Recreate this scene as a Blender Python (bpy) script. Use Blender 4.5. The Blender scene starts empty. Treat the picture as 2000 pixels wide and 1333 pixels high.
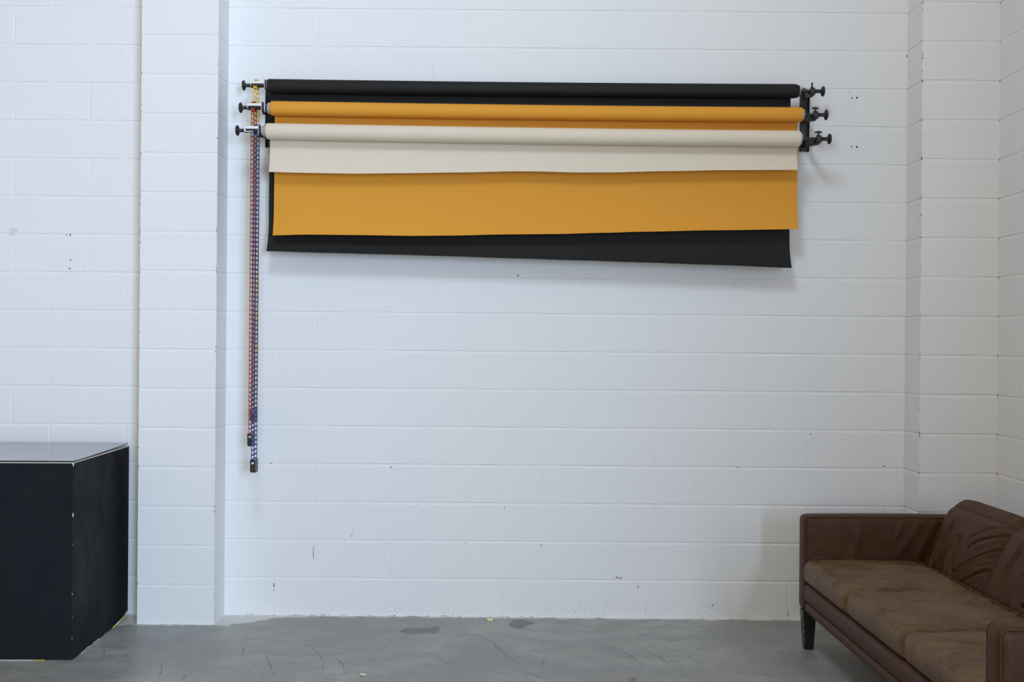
import bpy, bmesh, math, random
from mathutils import Vector, Matrix, noise
random.seed(7)
PI = math.pi
C = bpy.context.scene.collection

# ------------------------------------------------------------------ camera model
D = 5.6            # camera distance from the back wall (y = 0)
HC = 1.453         # camera height
FPX = 2075.0       # focal length in pixels of a 2000 px wide frame
TH = 0.0082        # slight roll of the camera
def at(u, v, y):
    """point of the plane y seen at photo position u, v"""
    t = D + y
    du, dv = u - 1000.0, v - 666.5
    return ((du * math.cos(TH) + dv * math.sin(TH)) * t / FPX, y,
            HC + (du * math.sin(TH) - dv * math.cos(TH)) * t / FPX)
FLOOR = -0.004

# ------------------------------------------------------------------ materials
def newmat(name):
    m = bpy.data.materials.new(name); m.use_nodes = True
    nt = m.node_tree
    return m, nt, nt.nodes['Principled BSDF']
def N(nt, typ, **kw):
    n = nt.nodes.new(typ)
    for k, v in kw.items():
        if k.startswith('i_'):
            key = k[2:]
            key = int(key) if key.isdigit() else key.replace('_', ' ')
            n.inputs[key].default_value = v
        else:
            setattr(n, k, v)
    return n
def L(nt, a, b): nt.links.new(a, b)
def mathn(nt, op, a, b=None, c=None, clamp=False):
    n = nt.nodes.new('ShaderNodeMath'); n.operation = op; n.use_clamp = clamp
    for i, x in enumerate((a, b, c)):
        if x is None: continue
        if isinstance(x, (int, float)): n.inputs[i].default_value = x
        else: nt.links.new(x, n.inputs[i])
    return n.outputs[0]
def maprange(nt, x, a, b, c=0.0, d=1.0, smooth=False):
    n = nt.nodes.new('ShaderNodeMapRange'); n.clamp = True
    if smooth: n.interpolation_type = 'SMOOTHSTEP'
    nt.links.new(x, n.inputs['Value'])
    for k, v in (('From Min', a), ('From Max', b), ('To Min', c), ('To Max', d)): n.inputs[k].default_value = v
    return n.outputs['Result']
def mix(nt, fac, a, b, mode='MIX'):
    n = nt.nodes.new('ShaderNodeMix'); n.data_type = 'RGBA'; n.blend_type = mode
    if isinstance(fac, (int, float)): n.inputs['Factor'].default_value = fac
    else: nt.links.new(fac, n.inputs['Factor'])
    for key, x in (('A', a), ('B', b)):
        s = [i for i in n.inputs if i.name == key and i.type == 'RGBA'][0]
        if isinstance(x, tuple): s.default_value = (*x, 1)
        else: nt.links.new(x, s)
    return [o for o in n.outputs if o.type == 'RGBA'][0]
def pos(nt):
    return nt.nodes.new('ShaderNodeNewGeometry').outputs['Position']
def objc(nt):
    return nt.nodes.new('ShaderNodeTexCoord').outputs['Object']
def noise_n(nt, vec, scale, detail=3, rough=0.5, stretch=None):
    if stretch:
        mp = nt.nodes.new('ShaderNodeMapping'); mp.inputs['Scale'].default_value = stretch
        nt.links.new(vec, mp.inputs['Vector']); vec = mp.outputs[0]
    n = nt.nodes.new('ShaderNodeTexNoise'); n.inputs['Scale'].default_value = scale
    n.inputs['Detail'].default_value = detail; n.inputs['Roughness'].default_value = rough
    nt.links.new(vec, n.inputs['Vector'])
    return n.outputs['Fac']
def bump(nt, bsdf, h, strength, dist):
    b = nt.nodes.new('ShaderNodeBump'); b.inputs['Strength'].default_value = strength
    b.inputs['Distance'].default_value = dist
    nt.links.new(h, b.inputs['Height']); nt.links.new(b.outputs[0], bsdf.inputs['Normal'])
    return b

def simple(name, col, rough=0.5, metal=0.0, var=0.06, bscale=200, bstr=0.15, spec=0.5, bdist=0.0006):
    m, nt, b = newmat(name)
    o = objc(nt)
    n1 = noise_n(nt, o, 18, 4)
    dark = tuple(c * (1 - var) for c in col); lite = tuple(min(1, c * (1 + var)) for c in col)
    L(nt, mix(nt, n1, dark, lite), b.inputs['Base Color'])
    b.inputs['Roughness'].default_value = rough; b.inputs['Metallic'].default_value = metal
    b.inputs['Specular IOR Level'].default_value = spec
    bump(nt, b, noise_n(nt, o, bscale, 3), bstr, bdist)
    return m

# painted block wall
def wall_mat(name, dirt=True):
    m, nt, b = newmat(name)
    p = pos(nt)
    base = mix(nt, noise_n(nt, p, 1.3, 4, 0.6), (0.800, 0.805, 0.815), (0.850, 0.850, 0.850))
    # small grey marks and pin holes where the paint missed the block pores
    vor = N(nt, 'ShaderNodeTexVoronoi', i_Scale=26.0); L(nt, p, vor.inputs['Vector'])
    dots = maprange(nt, vor.outputs['Distance'], 0.03, 0.080, 1, 0)
    pick = maprange(nt, noise_n(nt, p, 7.0, 2), 0.54, 0.62)
    spot = mathn(nt, 'MULTIPLY', mathn(nt, 'MULTIPLY', dots, pick), 0.5)
    col = mix(nt, spot, base, (0.30, 0.31, 0.33))
    smear = maprange(nt, noise_n(nt, p, 3.1, 5, 0.7), 0.66, 0.80, 0, 0.16)
    col = mix(nt, smear, col, (0.52, 0.53, 0.56))
    if dirt:   # dust speckle low on the wall
        sep = nt.nodes.new('ShaderNodeSeparateXYZ'); L(nt, p, sep.inputs[0])
        lowm = maprange(nt, sep.outputs[2], 0.015, 0.12, 1, 0, True)
        rng = mathn(nt, 'MULTIPLY', maprange(nt, sep.outputs[0], -1.2, -0.4), 1.0)
        sp = maprange(nt, noise_n(nt, p, 75, 3, 0.7), 0.52, 0.66)
        patch = maprange(nt, noise_n(nt, p, 4.0, 3), 0.40, 0.6)
        f = mathn(nt, 'MULTIPLY', mathn(nt, 'MULTIPLY', lowm, rng), mathn(nt, 'MULTIPLY', sp, patch))
        col = mix(nt, mathn(nt, 'MULTIPLY', f, 0.55), col, (0.36, 0.38, 0.40))
    L(nt, col, b.inputs['Base Color'])
    b.inputs['Roughness'].default_value = 0.62
    b.inputs['Specular IOR Level'].default_value = 0.25
    fine = noise_n(nt, p, 95, 4, 0.65)
    roll = noise_n(nt, p, 22, 3, 0.6, (1, 1, 3))
    h = mathn(nt, 'ADD', mathn(nt, 'MULTIPLY', fine, 0.55), mathn(nt, 'MULTIPLY', roll, 0.8))
    h = mathn(nt, 'SUBTRACT', h, mathn(nt, 'MULTIPLY', spot, 1.2))
    pv = N(nt, 'ShaderNodeTexVoronoi', i_Scale=70.0); L(nt, p, pv.inputs['Vector'])
    pit = mathn(nt, 'MULTIPLY', maprange(nt, pv.outputs['Distance'], 0.08, 0.22, 1, 0), maprange(nt, noise_n(nt, p, 11.0, 3), 0.50, 0.62))
    h = mathn(nt, 'SUBTRACT', h, mathn(nt, 'MULTIPLY', pit, 0.5))
    bump(nt, b, h, 0.75, 0.0019)
    return m
M = {}
M['wall'] = wall_mat('white_block_paint')
M['hole'] = simple('dark_wall_hole', (0.035, 0.037, 0.042), 0.9, bstr=0.3)
M['chip'] = simple('grey_bare_block', (0.16, 0.17, 0.18), 0.95, var=0.3, bstr=0.6)
M['smudge'] = simple('grey_smudge', (0.70, 0.70, 0.73), 0.7)

def floor_mat():
    m, nt, b = newmat('worn_concrete')
    p = pos(nt)
    big = noise_n(nt, p, 1.7, 5, 0.6)
    mid = noise_n(nt, p, 6.0, 6, 0.65, (0.8, 1.6, 1))
    fine = noise_n(nt, p, 60, 4, 0.7)
    c = mix(nt, maprange(nt, big, 0.42, 0.58), (0.258, 0.268, 0.258), (0.362, 0.366, 0.338))
    c = mix(nt, maprange(nt, mid, 0.44, 0.60, 0, 0.80), c, (0.218, 0.230, 0.230))
    warm = maprange(nt, noise_n(nt, p, 2.6, 2), 0.56, 0.70, 0, 0.45)
    c = mix(nt, warm, c, (0.285, 0.245, 0.215))
    c = mix(nt, maprange(nt, fine, 0.46, 0.68, 0, 0.5), c, (0.36, 0.37, 0.36))
    # white paint that ran onto the slab along the wall, with its own ragged edge
    sep = nt.nodes.new('ShaderNodeSeparateXYZ'); L(nt, p, sep.inputs[0])
    X, Y = sep.outputs[0], sep.outputs[1]
    edge = noise_n(nt, p, 20, 8, 0.8, (0.5, 1.3, 1))
    lim = mathn(nt, 'ADD', mathn(nt, 'MULTIPLY', mathn(nt, 'SUBTRACT', edge, 0.5), 0.24), 0.040)
    g1 = maprange(nt, X, -1.50, -1.08, 0.185, 0.0, True)
    inside = maprange(nt, X, -1.51, -1.50, 0.0, 1.0)
    lim = mathn(nt, 'ADD', lim, mathn(nt, 'MULTIPLY', g1, inside))
    pil = mathn(nt, 'MULTIPLY', maprange(nt, X, -2.05, -2.00), maprange(nt, X, -1.51, -1.50, 1, 0))
    lim = mathn(nt, 'ADD', lim, mathn(nt, 'MULTIPLY', pil, 0.19))
    dist = mathn(nt, 'MULTIPLY', Y, -1.0)
    f = maprange(nt, mathn(nt, 'SUBTRACT', lim, dist), 0.018, 0.024)
    c = mix(nt, mathn(nt, 'MULTIPLY', f, 0.9), c, (0.66, 0.66, 0.63))
    flick = mathn(nt, 'MULTIPLY', maprange(nt, noise_n(nt, p, 24, 3, 0.6, (0.35, 1.6, 1)), 0.70, 0.73),
                  maprange(nt, dist, 0.20, 0.45, 1, 0))
    c = mix(nt, mathn(nt, 'MULTIPLY', flick, 0.7), c, (0.60, 0.61, 0.60))
    L(nt, c, b.inputs['Base Color'])
    L(nt, maprange(nt, mid, 0.3, 0.7, 0.50, 0.34), b.inputs['Roughness'])
    b.inputs['Specular IOR Level'].default_value = 0.4
    h = mathn(nt, 'ADD', mathn(nt, 'MULTIPLY', fine, 0.3), mid)
    bump(nt, b, h, 0.3, 0.002)
    return m
M['floor'] = floor_mat()
M['stain'] = simple('dark_stain', (0.185, 0.188, 0.176), 0.55, var=0.25, bstr=0.3)
M['crack'] = simple('crack_line', (0.180, 0.190, 0.190), 0.8, var=0.3)
M['streak'] = simple('chalky_scratch', (0.38, 0.39, 0.38), 0.8, var=0.2)

def leather(name, c1, c2, c3, rough=0.45):
    m, nt, b = newmat(name)
    o = objc(nt)
    n1 = noise_n(nt, o, 5.0, 5, 0.6)
    n2 = noise_n(nt, o, 26.0, 4, 0.65)
    c = mix(nt, maprange(nt, n1, 0.32, 0.68), c1, c2)
    c = mix(nt, maprange(nt, n2, 0.5, 0.75, 0, 0.45), c, c3)
    L(nt, c, b.inputs['Base Color'])
    L(nt, maprange(nt, n1, 0.3, 0.7, rough - 0.05, rough + 0.09), b.inputs['Roughness'])
    b.inputs['Specular IOR Level'].default_value = 0.28
    v = N(nt, 'ShaderNodeTexVoronoi', i_Scale=330.0); L(nt, o, v.inputs['Vector'])
    w = noise_n(nt, o, 34, 5, 0.7, (0.45, 1.7, 1.0))
    h = mathn(nt, 'ADD', mathn(nt, 'MULTIPLY', v.outputs['Distance'], 0.12), w)
    bump(nt, b, h, 0.6, 0.0034)
    return m
M['leather'] = leather('brown_leather', (0.047, 0.0165, 0.0045), (0.076, 0.0290, 0.0105), (0.104, 0.044, 0.018), 0.50)
M['seat_leather'] = leather('worn_tan_leather', (0.080, 0.040, 0.017), (0.160, 0.097, 0.048), (0.215, 0.140, 0.075), 0.45)
M['piping'] = leather('leather_piping', (0.060, 0.026, 0.014), (0.085, 0.040, 0.021), (0.11, 0.055, 0.03))
M['thread'] = simple('tan_seam_thread', (0.20, 0.125, 0.07), 0.6, var=0.25)
M['leg_wood'] = simple('dark_stained_wood', (0.016, 0.012, 0.010), 0.35, var=0.3)
M['scratch'] = simple('bare_scratch', (0.32, 0.31, 0.30), 0.8)

def paper(name, col, rough=0.75, var=0.03):
    m, nt, b = newmat(name)
    p = pos(nt)
    n1 = noise_n(nt, p, 3.0, 4, 0.6)
    dark = tuple(c * (1 - var) for c in col); lite = tuple(min(1, c * (1 + var)) for c in col)
    L(nt, mix(nt, n1, dark, lite), b.inputs['Base Color'])
    b.inputs['Roughness'].default_value = rough
    b.inputs['Specular IOR Level'].default_value = 0.3
    h = mathn(nt, 'ADD', noise_n(nt, p, 1.8, 2, 0.5, (1, 1, 4)), mathn(nt, 'MULTIPLY', noise_n(nt, p, 400, 2), 0.02))
    bump(nt, b, h, 0.12, 0.01)
    return m
M['black_paper'] = paper('black_backdrop_paper', (0.0110, 0.0105, 0.0100), 0.68, 0.08)
M['orange_paper'] = paper('orange_backdrop_paper', (0.730, 0.322, 0.034))
M['cream_paper'] = paper('cream_backdrop_paper', (0.735, 0.640, 0.510))
M['card'] = simple('grey_card_tube', (0.42, 0.36, 0.32), 0.8)
M['black_metal'] = simple('black_powder_coat', (0.012, 0.012, 0.013), 0.42, var=0.2)
M['black_plastic'] = simple('black_plastic', (0.020, 0.020, 0.022), 0.38, var=0.2)
M['white_metal'] = simple('white_coated_metal', (0.82, 0.82, 0.86), 0.3)
M['steel'] = simple('plated_screw', (0.35, 0.35, 0.34), 0.35, 0.8)
M['yellow'] = simple('yellow_plastic', (0.78, 0.50, 0.03), 0.35)
M['red'] = simple('red_orange_plastic', (0.42, 0.075, 0.030), 0.35)
M['blue'] = simple('blue_plastic', (0.018, 0.040, 0.200), 0.35)
M['label'] = simple('white_sticker', (0.85, 0.85, 0.85), 0.5)
M['yellow_label'] = simple('yellow_tape', (0.72, 0.62, 0.08), 0.6)
M['yellow_scrap'] = simple('pale_yellow_paper', (0.80, 0.77, 0.42), 0.8)
M['white_scrap'] = simple('cream_tape_scrap', (0.82, 0.80, 0.62), 0.7)

def laminate(name, col, rough, spec=0.5):
    m, nt, b = newmat(name)
    o = objc(nt)
    n = noise_n(nt, o, 2.0, 4, 0.6)
    c = mix(nt, maprange(nt, n, 0.3, 0.7), tuple(x * 0.85 for x in col), tuple(x * 1.15 for x in col))
    v = N(nt, 'ShaderNodeTexVoronoi', i_Scale=13.0); L(nt, o, v.inputs['Vector'])
    d = maprange(nt, v.outputs['Distance'], 0.018, 0.035, 0.6, 0)
    d = mathn(nt, 'MULTIPLY', d, maprange(nt, noise_n(nt, o, 5.0, 2), 0.58, 0.62))
    c = mix(nt, d, c, (0.30, 0.30, 0.30))
    L(nt, c, b.inputs['Base Color'])
    L(nt, maprange(nt, noise_n(nt, o, 5.0, 4, 0.6), 0.3, 0.7, rough * 0.8, rough * 1.25), b.inputs['Roughness'])
    b.inputs['Specular IOR Level'].default_value = spec
    bump(nt, b, noise_n(nt, o, 3.0, 2), 0.05, 0.004)
    return m
M['black_panel'] = laminate('black_laminate', (0.0058, 0.0074, 0.0110), 0.70, 0.24)
M['top_panel'] = laminate('glossy_dark_laminate', (0.215, 0.265, 0.320), 0.12)
M['top_reflection'] = laminate('lilac_reflection_band', (0.46, 0.46, 0.53), 0.3)  # colour of the reflection painted along the front of the top
M['grey_edge'] = simple('rubbed_dark_edge', (0.030, 0.031, 0.035), 0.8, spec=.1)
M['sheet_edge'] = simple('dark_sheet_edge', (0.012, 0.013, 0.018), 0.6, spec=.1)
M['raw_edge'] = simple('pale_board_edge', (0.62, 0.60, 0.56), 0.7, var=0.15)

# ------------------------------------------------------------------ mesh helpers
def build(name, bm, mats, parent=None, smooth=True, angle=35):
    me = bpy.data.meshes.new(name)
    bmesh.ops.recalc_face_normals(bm, faces=bm.faces)
    bm.to_mesh(me); bm.free()
    if not isinstance(mats, (list, tuple)): mats = [mats]
    for m in mats: me.materials.append(m)
    if smooth:
        me.polygons.foreach_set('use_smooth', [True] * len(me.polygons))
        me.set_sharp_from_angle(angle=math.radians(angle))
    o = bpy.data.objects.new(name, me); C.objects.link(o)
    if parent: o.parent = parent
    return o
def tag(o, label, cat, group=None):
    o['label'] = label; o['category'] = cat
    if group: o['group'] = group
    return o
def thing(name, loc, label, cat, rz=0.0, group=None):
    o = bpy.data.objects.new(name, None); C.objects.link(o)
    o.empty_display_size = 0.05
    o.location = loc; o.rotation_euler = (0, 0, rz)
    return tag(o, label, cat, group)
def structure(o, label=None):
    o['kind'] = 'structure'
    if label: o['label'] = label
    return o

def add_box(bm, c, s, r=0.0, seg=2, mi=0, rot=None):
    res = bmesh.ops.create_cube(bm, size=1.0)
    vs = res['verts']
    bmesh.ops.scale(bm, vec=Vector(s), verts=vs)
    fs = set(f for v in vs for f in v.link_faces)
    if r > 0:
        es = list(set(e for v in vs for e in v.link_edges))
        out = bmesh.ops.bevel(bm, geom=es, offset=r, segments=seg, profile=0.5, affect='EDGES', clamp_overlap=True)
        vs = list(set(out['verts']) | set(v for v in vs if v.is_valid))
        vs = [v for v in vs if v.is_valid]
        fs = set(f for v in vs for f in v.link_faces)
    if rot is not None: bmesh.ops.rotate(bm, cent=(0, 0, 0), matrix=rot, verts=vs)
    bmesh.ops.translate(bm, vec=Vector(c), verts=vs)
    for f in fs: f.material_index = mi
    return vs
def frame_of(axis):
    a = Vector(axis).normalized()
    h = Vector((0, 0, 1)) if abs(a.z) < 0.9 else Vector((0, 1, 0))
    e1 = h.cross(a).normalized(); e2 = a.cross(e1)
    return a, e1, e2
def add_lathe(bm, origin, axis, prof, n=24, mi=0, caps=True):
    """prof = list of (distance along axis, radius)"""
    a, e1, e2 = frame_of(axis); o = Vector(origin)
    rings = []
    for (s, r) in prof:
        rings.append([bm.verts.new(o + a * s + (e1 * math.cos(2 * PI * k / n) + e2 * math.sin(2 * PI * k / n)) * r) for k in range(n)])
    for A, B in zip(rings, rings[1:]):
        for k in range(n):
            f = bm.faces.new((A[k], A[(k + 1) % n], B[(k + 1) % n], B[k])); f.material_index = mi
    if caps:
        for R in (rings[0], rings[-1]):
            f = bm.faces.new(R); f.material_index = mi
def add_tube(bm, pts, r, n=8, mi=0):
    pts = [Vector(p) for p in pts]; rings = []
    for i, p in enumerate(pts):
        t = (pts[min(i + 1, len(pts) - 1)] - pts[max(i - 1, 0)])
        a, e1, e2 = frame_of(t)
        rings.append([bm.verts.new(p + (e1 * math.cos(2 * PI * k / n) + e2 * math.sin(2 * PI * k / n)) * r) for k in range(n)])
    for A, B in zip(rings, rings[1:]):
        # best alignment of neighbouring rings
        off = min(range(n), key=lambda q: sum((A[k].co - B[(k + q) % n].co).length for k in range(0, n, 2)))
        B[:] = B[off:] + B[:off]
        for k in range(n):
            f = bm.faces.new((A[k], A[(k + 1) % n], B[(k + 1) % n], B[k])); f.material_index = mi
    for R in (rings[0], rings[-1]):
        f = bm.faces.new(R); f.material_index = mi
def add_prism_x(bm, poly, x0, x1, mi=0):
    """polygon of (y, z) extruded along x"""
    A = [bm.verts.new((x0, y, z)) for y, z in poly]; B = [bm.verts.new((x1, y, z)) for y, z in poly]
    n = len(poly)
    fs = [bm.faces.new(A), bm.faces.new(B)]
    for k in range(n): fs.append(bm.faces.new((A[k], A[(k + 1) % n], B[(k + 1) % n], B[k])))
    for f in fs: f.material_index = mi
def offs(bm, v):
    bmesh.ops.translate(bm, vec=Vector(v), verts=bm.verts)

# ------------------------------------------------------------------ block walls
ZJ = lambda j: 0.2 * j - 0.0035
def hsh(*a):
    v = math.sin(sum(x * k for x, k in zip(a, (12.9898, 78.233, 37.719)))) * 43758.5453
    return v - math.floor(v)
def block_cell(bm, P, x0, x1, z0, z1, jl, jr, key, jt=True, jb=True):
    """one painted block; P(x, z, h) -> world point, jl / jr: joint depth at its sides (0 = corner of the pier)"""
    tilt = (hsh(x0 * 3.1, z0 * 7.7, key) - 0.5) * 0.0008
    nx = max(2, int(round((x1 - x0) / 0.04))); nz = 5
    def hd(x, z):  # depth of bed joint, uneven along its length
        q = noise.noise(Vector((x * 3.3 + key * 9, z * 5.1, key))); q2 = noise.noise(Vector((x * 17 + key, z * 31, 3.0)))
        return max(0.0009, 0.0029 + 0.0022 * q + 0.0008 * q2)
    def wob(x, z): return 1.0 + 0.3 * noise.noise(Vector((x * 13, z * 17, key + 5)))
    loops = [[], [], []]
    def put(x, z, sx, sz, depth):
        # sx, sz: which side the point lies on (-1, 0, 1)
        w = wob(x, z)
        ix1 = 0.0035 * (1 if (sx < 0 and jl > 0) or (sx > 0 and jr > 0) else 0)
        ix2 = 0.0065 * w * (1 if (sx < 0 and jl > 0) or (sx > 0 and jr > 0) else 0)
        if sz > 0: iz1, iz2 = 0.0030, 0.0125 * w
        elif sz < 0: iz1, iz2 = 0.0035, 0.0048 * w
        else: iz1 = iz2 = 0
        loops[0].append(bm.verts.new(P(x, z, -depth)))
        loops[1].append(bm.verts.new(P(x - sx * ix1, z - sz * iz1, -depth)))
        loops[2].append(bm.verts.new(P(x - sx * ix2, z - sz * iz2, tilt)))
    for i in range(nx + 1):
        x = x0 + (x1 - x0) * i / nx; s = -1 if i == 0 else (1 if i == nx else 0)
        put(x, z0, s, -1, hd(x, z0))
    for i in range(1, nz):
        z = z0 + (z1 - z0) * i / nz
        put(x1, z, 1, 0, jr if jr > 0 else 0.0)
    for i in range(nx, -1, -1):
        x = x0 + (x1 - x0) * i / nx; s = -1 if i == 0 else (1 if i == nx else 0)
        put(x, z1, s, 1, hd(x, z1))
    for i in range(nz - 1, 0, -1):
        z = z0 + (z1 - z0) * i / nz
        put(x0, z, -1, 0, jl if jl > 0 else 0.0)
    n = len(loops[0])
    for A, B in ((loops[0], loops[1]), (loops[1], loops[2])):
        for k in range(n):
            try: bm.faces.new((A[k], A[(k + 1) % n], B[(k + 1) % n], B[k]))
            except ValueError: pass
    bm.faces.new(loops[2])
def block_wall(bm, P, xa, xb, rows, joints, key, ends=(0, 0), z_bottom=FLOOR - 0.03):
    """joints(j) -> first joint position of course j; blocks 0.4 long"""
    for j in rows:
        z0 = ZJ(j) if j > 0 else z_bottom
        js = joints(j)
        xs = [xa] + [x for x in js if xa + 0.03 < x < xb - 0.03] + [xb]
        def jd(x):
            h = hsh(x * 5.3, j * 1.7, key); return 0.0004 + 0.0022 * h * h
        for i in range(len(xs) - 1):
            l = jd(xs[i]) if i > 0 else ends[0]; r = jd(xs[i + 1]) if i + 1 < len(xs) - 1 else ends[1]
            block_cell(bm, P, xs[i], xs[i + 1], z0, ZJ(j + 1), l, r, key)
NROW = 21
def back_joints(j):
    if j == 0:
        base = [at(u, 1170, 0)[0] for u in (535, 683, 833, 980, 1097, 1244, 1391, 1539.5, 1688)]
        return [base[0] - 0.4 * k for k in range(10, 0, -1)] + base + [base[-1] + 0.4]
    o = -0.035 if j % 2 == 0 else 0.165
    return [o + 0.4 * k for k in range(-14, 8)]
XL, XR = -5.2, 2.471
bm = bmesh.new()
block_wall(bm, lambda x, z, h: (x, -h, z), XL, XR, range(NROW), back_joints, 1.0)
# backing behind the joints
def quad(bm, pts, mi=0):
    f = bm.faces.new([bm.verts.new(p) for p in pts]); f.material_index = mi; return f
zt = ZJ(NROW)
quad(bm, [(XL, 0.006, FLOOR - 0.03), (XR, 0.006, FLOOR - 0.03), (XR, 0.006, zt), (XL, 0.006, zt)])
def mark(bm, u, v, ru, rv, mi, y=0.0, n=10, jag=0.3, lift=0.0006, seed=0):
    """small chip, drill hole or scratch on the wall, sizes in metres"""
    cx, _, cz = at(u, v, y)
    vs = []
    for k in range(n):
        a = 2 * PI * k / n; q = 1 + jag * (hsh(k * 1.3, u, v + seed) - 0.5) * 2
        vs.append(bm.verts.new((cx + ru * q * math.cos(a), y - lift, cz + rv * q * math.sin(a))))
    c = bm.verts.new((cx, y - lift + 0.0002, cz))
    for k in range(n):
        f = bm.faces.new((c, vs[k], vs[(k + 1) % n])); f.material_index = mi
for (u, v, r) in ((1663.5, 191.5, .0038), (1674, 191, .0052), (1663, 286.5, .0036), (1673.5, 287, .0050),
                  (137.5, 508, .0036), (136, 525, .0040), (137, 459, .0042), (130, 459, .0028), (1012, 538.5, .0034)):
    mark(bm, u, v, r, r, 1, jag=0.12)
for (u, v, ru, rv) in ((612, 1082, .0016, .032), (535, 1144, .0030, .011), (535, 1153, .0022, .0045), (687, 1047, .0011, .009),
                       (529, 905.5, .005, .002), (763, 913, .0028, .0045), (909, 1062, .0012, .006), (985.5, 993, .0016, .006),
                       (1057, 1065, .002, .004), (1246, 1147, .0018, .011), (1440, 913, .006, .002), (1392, 1183, .0022, .007),
                       (1539.5, 1200, .0018, .012), (1727, 1000, .0016, .0035), (1771, 110, .004, .006), (1583, 849, .003, .003),
                       (1205, 146, .002, .002), (1589, 238, .006, .001), (1727, 911, .004, .003), (1660, 178, .004, .0016)):
    mark(bm, u, v, ru, rv, 2, jag=0.35, n=12)
for k in range(9):   # flaked spot low on the wall
    mark(bm, 1203 + 12 * hsh(k, 2.2, 1.1), 1126 + 6 * hsh(k, 5.1, 4.4), .0035 * (0.4 + hsh(k, 1, 9)), .0026 * (0.4 + hsh(k, 7, 3)), 2, n=7, jag=0.5)
for k in range(60):  # broken paint line where wall meets slab
    u = 480 + 1080 * hsh(k, 3.7, 8.1)
    v = 1199.5 + (u - 440) * 0.0117 + 2.0 * (hsh(k, 4.2, 0.3) - .5)
    mark(bm, u, v, .004 + .018 * hsh(k, 9.2, 1) ** 2, .0011, 2, n=8, jag=0.5)
mark(bm, 25, 452, .022, .018, 3, n=14, jag=0.3)
mark(bm, 826, 1001, .006, .009, 3, n=14, jag=0.5)
wb = structure(build('wall_back', bm, [M['wall'], M['hole'], M['chip'], M['smudge']], smooth=False), 'white painted concrete block back wall')

# right side wall
bm = bmesh.new()
def right_joints(j):
    o = -0.40 if j % 2 == 0 else -0.60
    return sorted([-(o - 0.4 * k) for k in range(0, 18)])
YF = 7.2
block_wall(bm, lambda x, z, h: (XR - h, -x, z), 0.0, YF, range(NROW), right_joints, 2.0)
quad(bm, [(XR + 0.006, 0, FLOOR - 0.03), (XR + 0.006, -YF, FLOOR - 0.03), (XR + 0.006, -YF, zt), (XR + 0.006, 0, zt)])
structure(build('wall_right', bm, M['wall'], smooth=False), 'white painted concrete block wall on the right')

# pilasters
PD = 0.195
def pilaster(name, xa, xb, key, left=True, right=True, label=''):
    bm = bmesh.new()
    none = lambda j: []
    block_wall(bm, lambda x, z, h: (x, -PD - h, z), xa, xb, range(NROW), none, key)
    if left: block_wall(bm, lambda x, z, h: (xa - h, -x, z), 0.0, PD, range(NROW), none, key + 1)
    if right: block_wall(bm, lambda x, z, h: (xb + h, -x, z), 0.0, PD, range(NROW), none, key + 2)
    e = 0.0035
    add_box(bm, ((xa + xb) / 2, -PD / 2 + e / 2, (zt + FLOOR - .03) / 2), (xb - xa - 2 * e, PD - e, zt - FLOOR + .03))
    # chipped arrises
    for k in range(70):
        j = int(hsh(k, 1.1, key) * NROW); z = ZJ(j) + (hsh(k, 2.3, key) - 0.5) * (0.03 if k % 2 else 0.2)
        if z < 0.02: continue
        x = xa if (left and (not right or hsh(k, 8, key) < .6)) else xb
        r = .0015 + .0032 * hsh(k, 4, key) ** 2
        sgn = 1 if x == xa else -1
        c = bm.verts.new((x - sgn * .0008, -PD - .0008, z))
        ring = [bm.verts.new(q) for q in ((x + sgn * r, -PD - .0006, z), (x + sgn * r * .3, -PD - .0006, z + r * 1.4),
                (x - sgn * .0006, -PD + r, z + r * .3), (x - sgn * .0006, -PD + r * .4, z - r * 1.3), (x + sgn * r * .4, -PD - .0006, z - r * 1.2))]
        for q in range(5):
            f = bm.faces.new((c, ring[q], ring[(q + 1) % 5])); f.material_index = 1
    return structure(build(name, bm, [M['wall'], M['chip']], smooth=False), label)
pilaster('trim_1', -1.896, -1.5055, 3.0, label='white painted block pilaster on the left')
pilaster('trim_2', 2.076, XR, 8.0, right=False, label='white painted block pilaster in the right corner')

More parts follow.
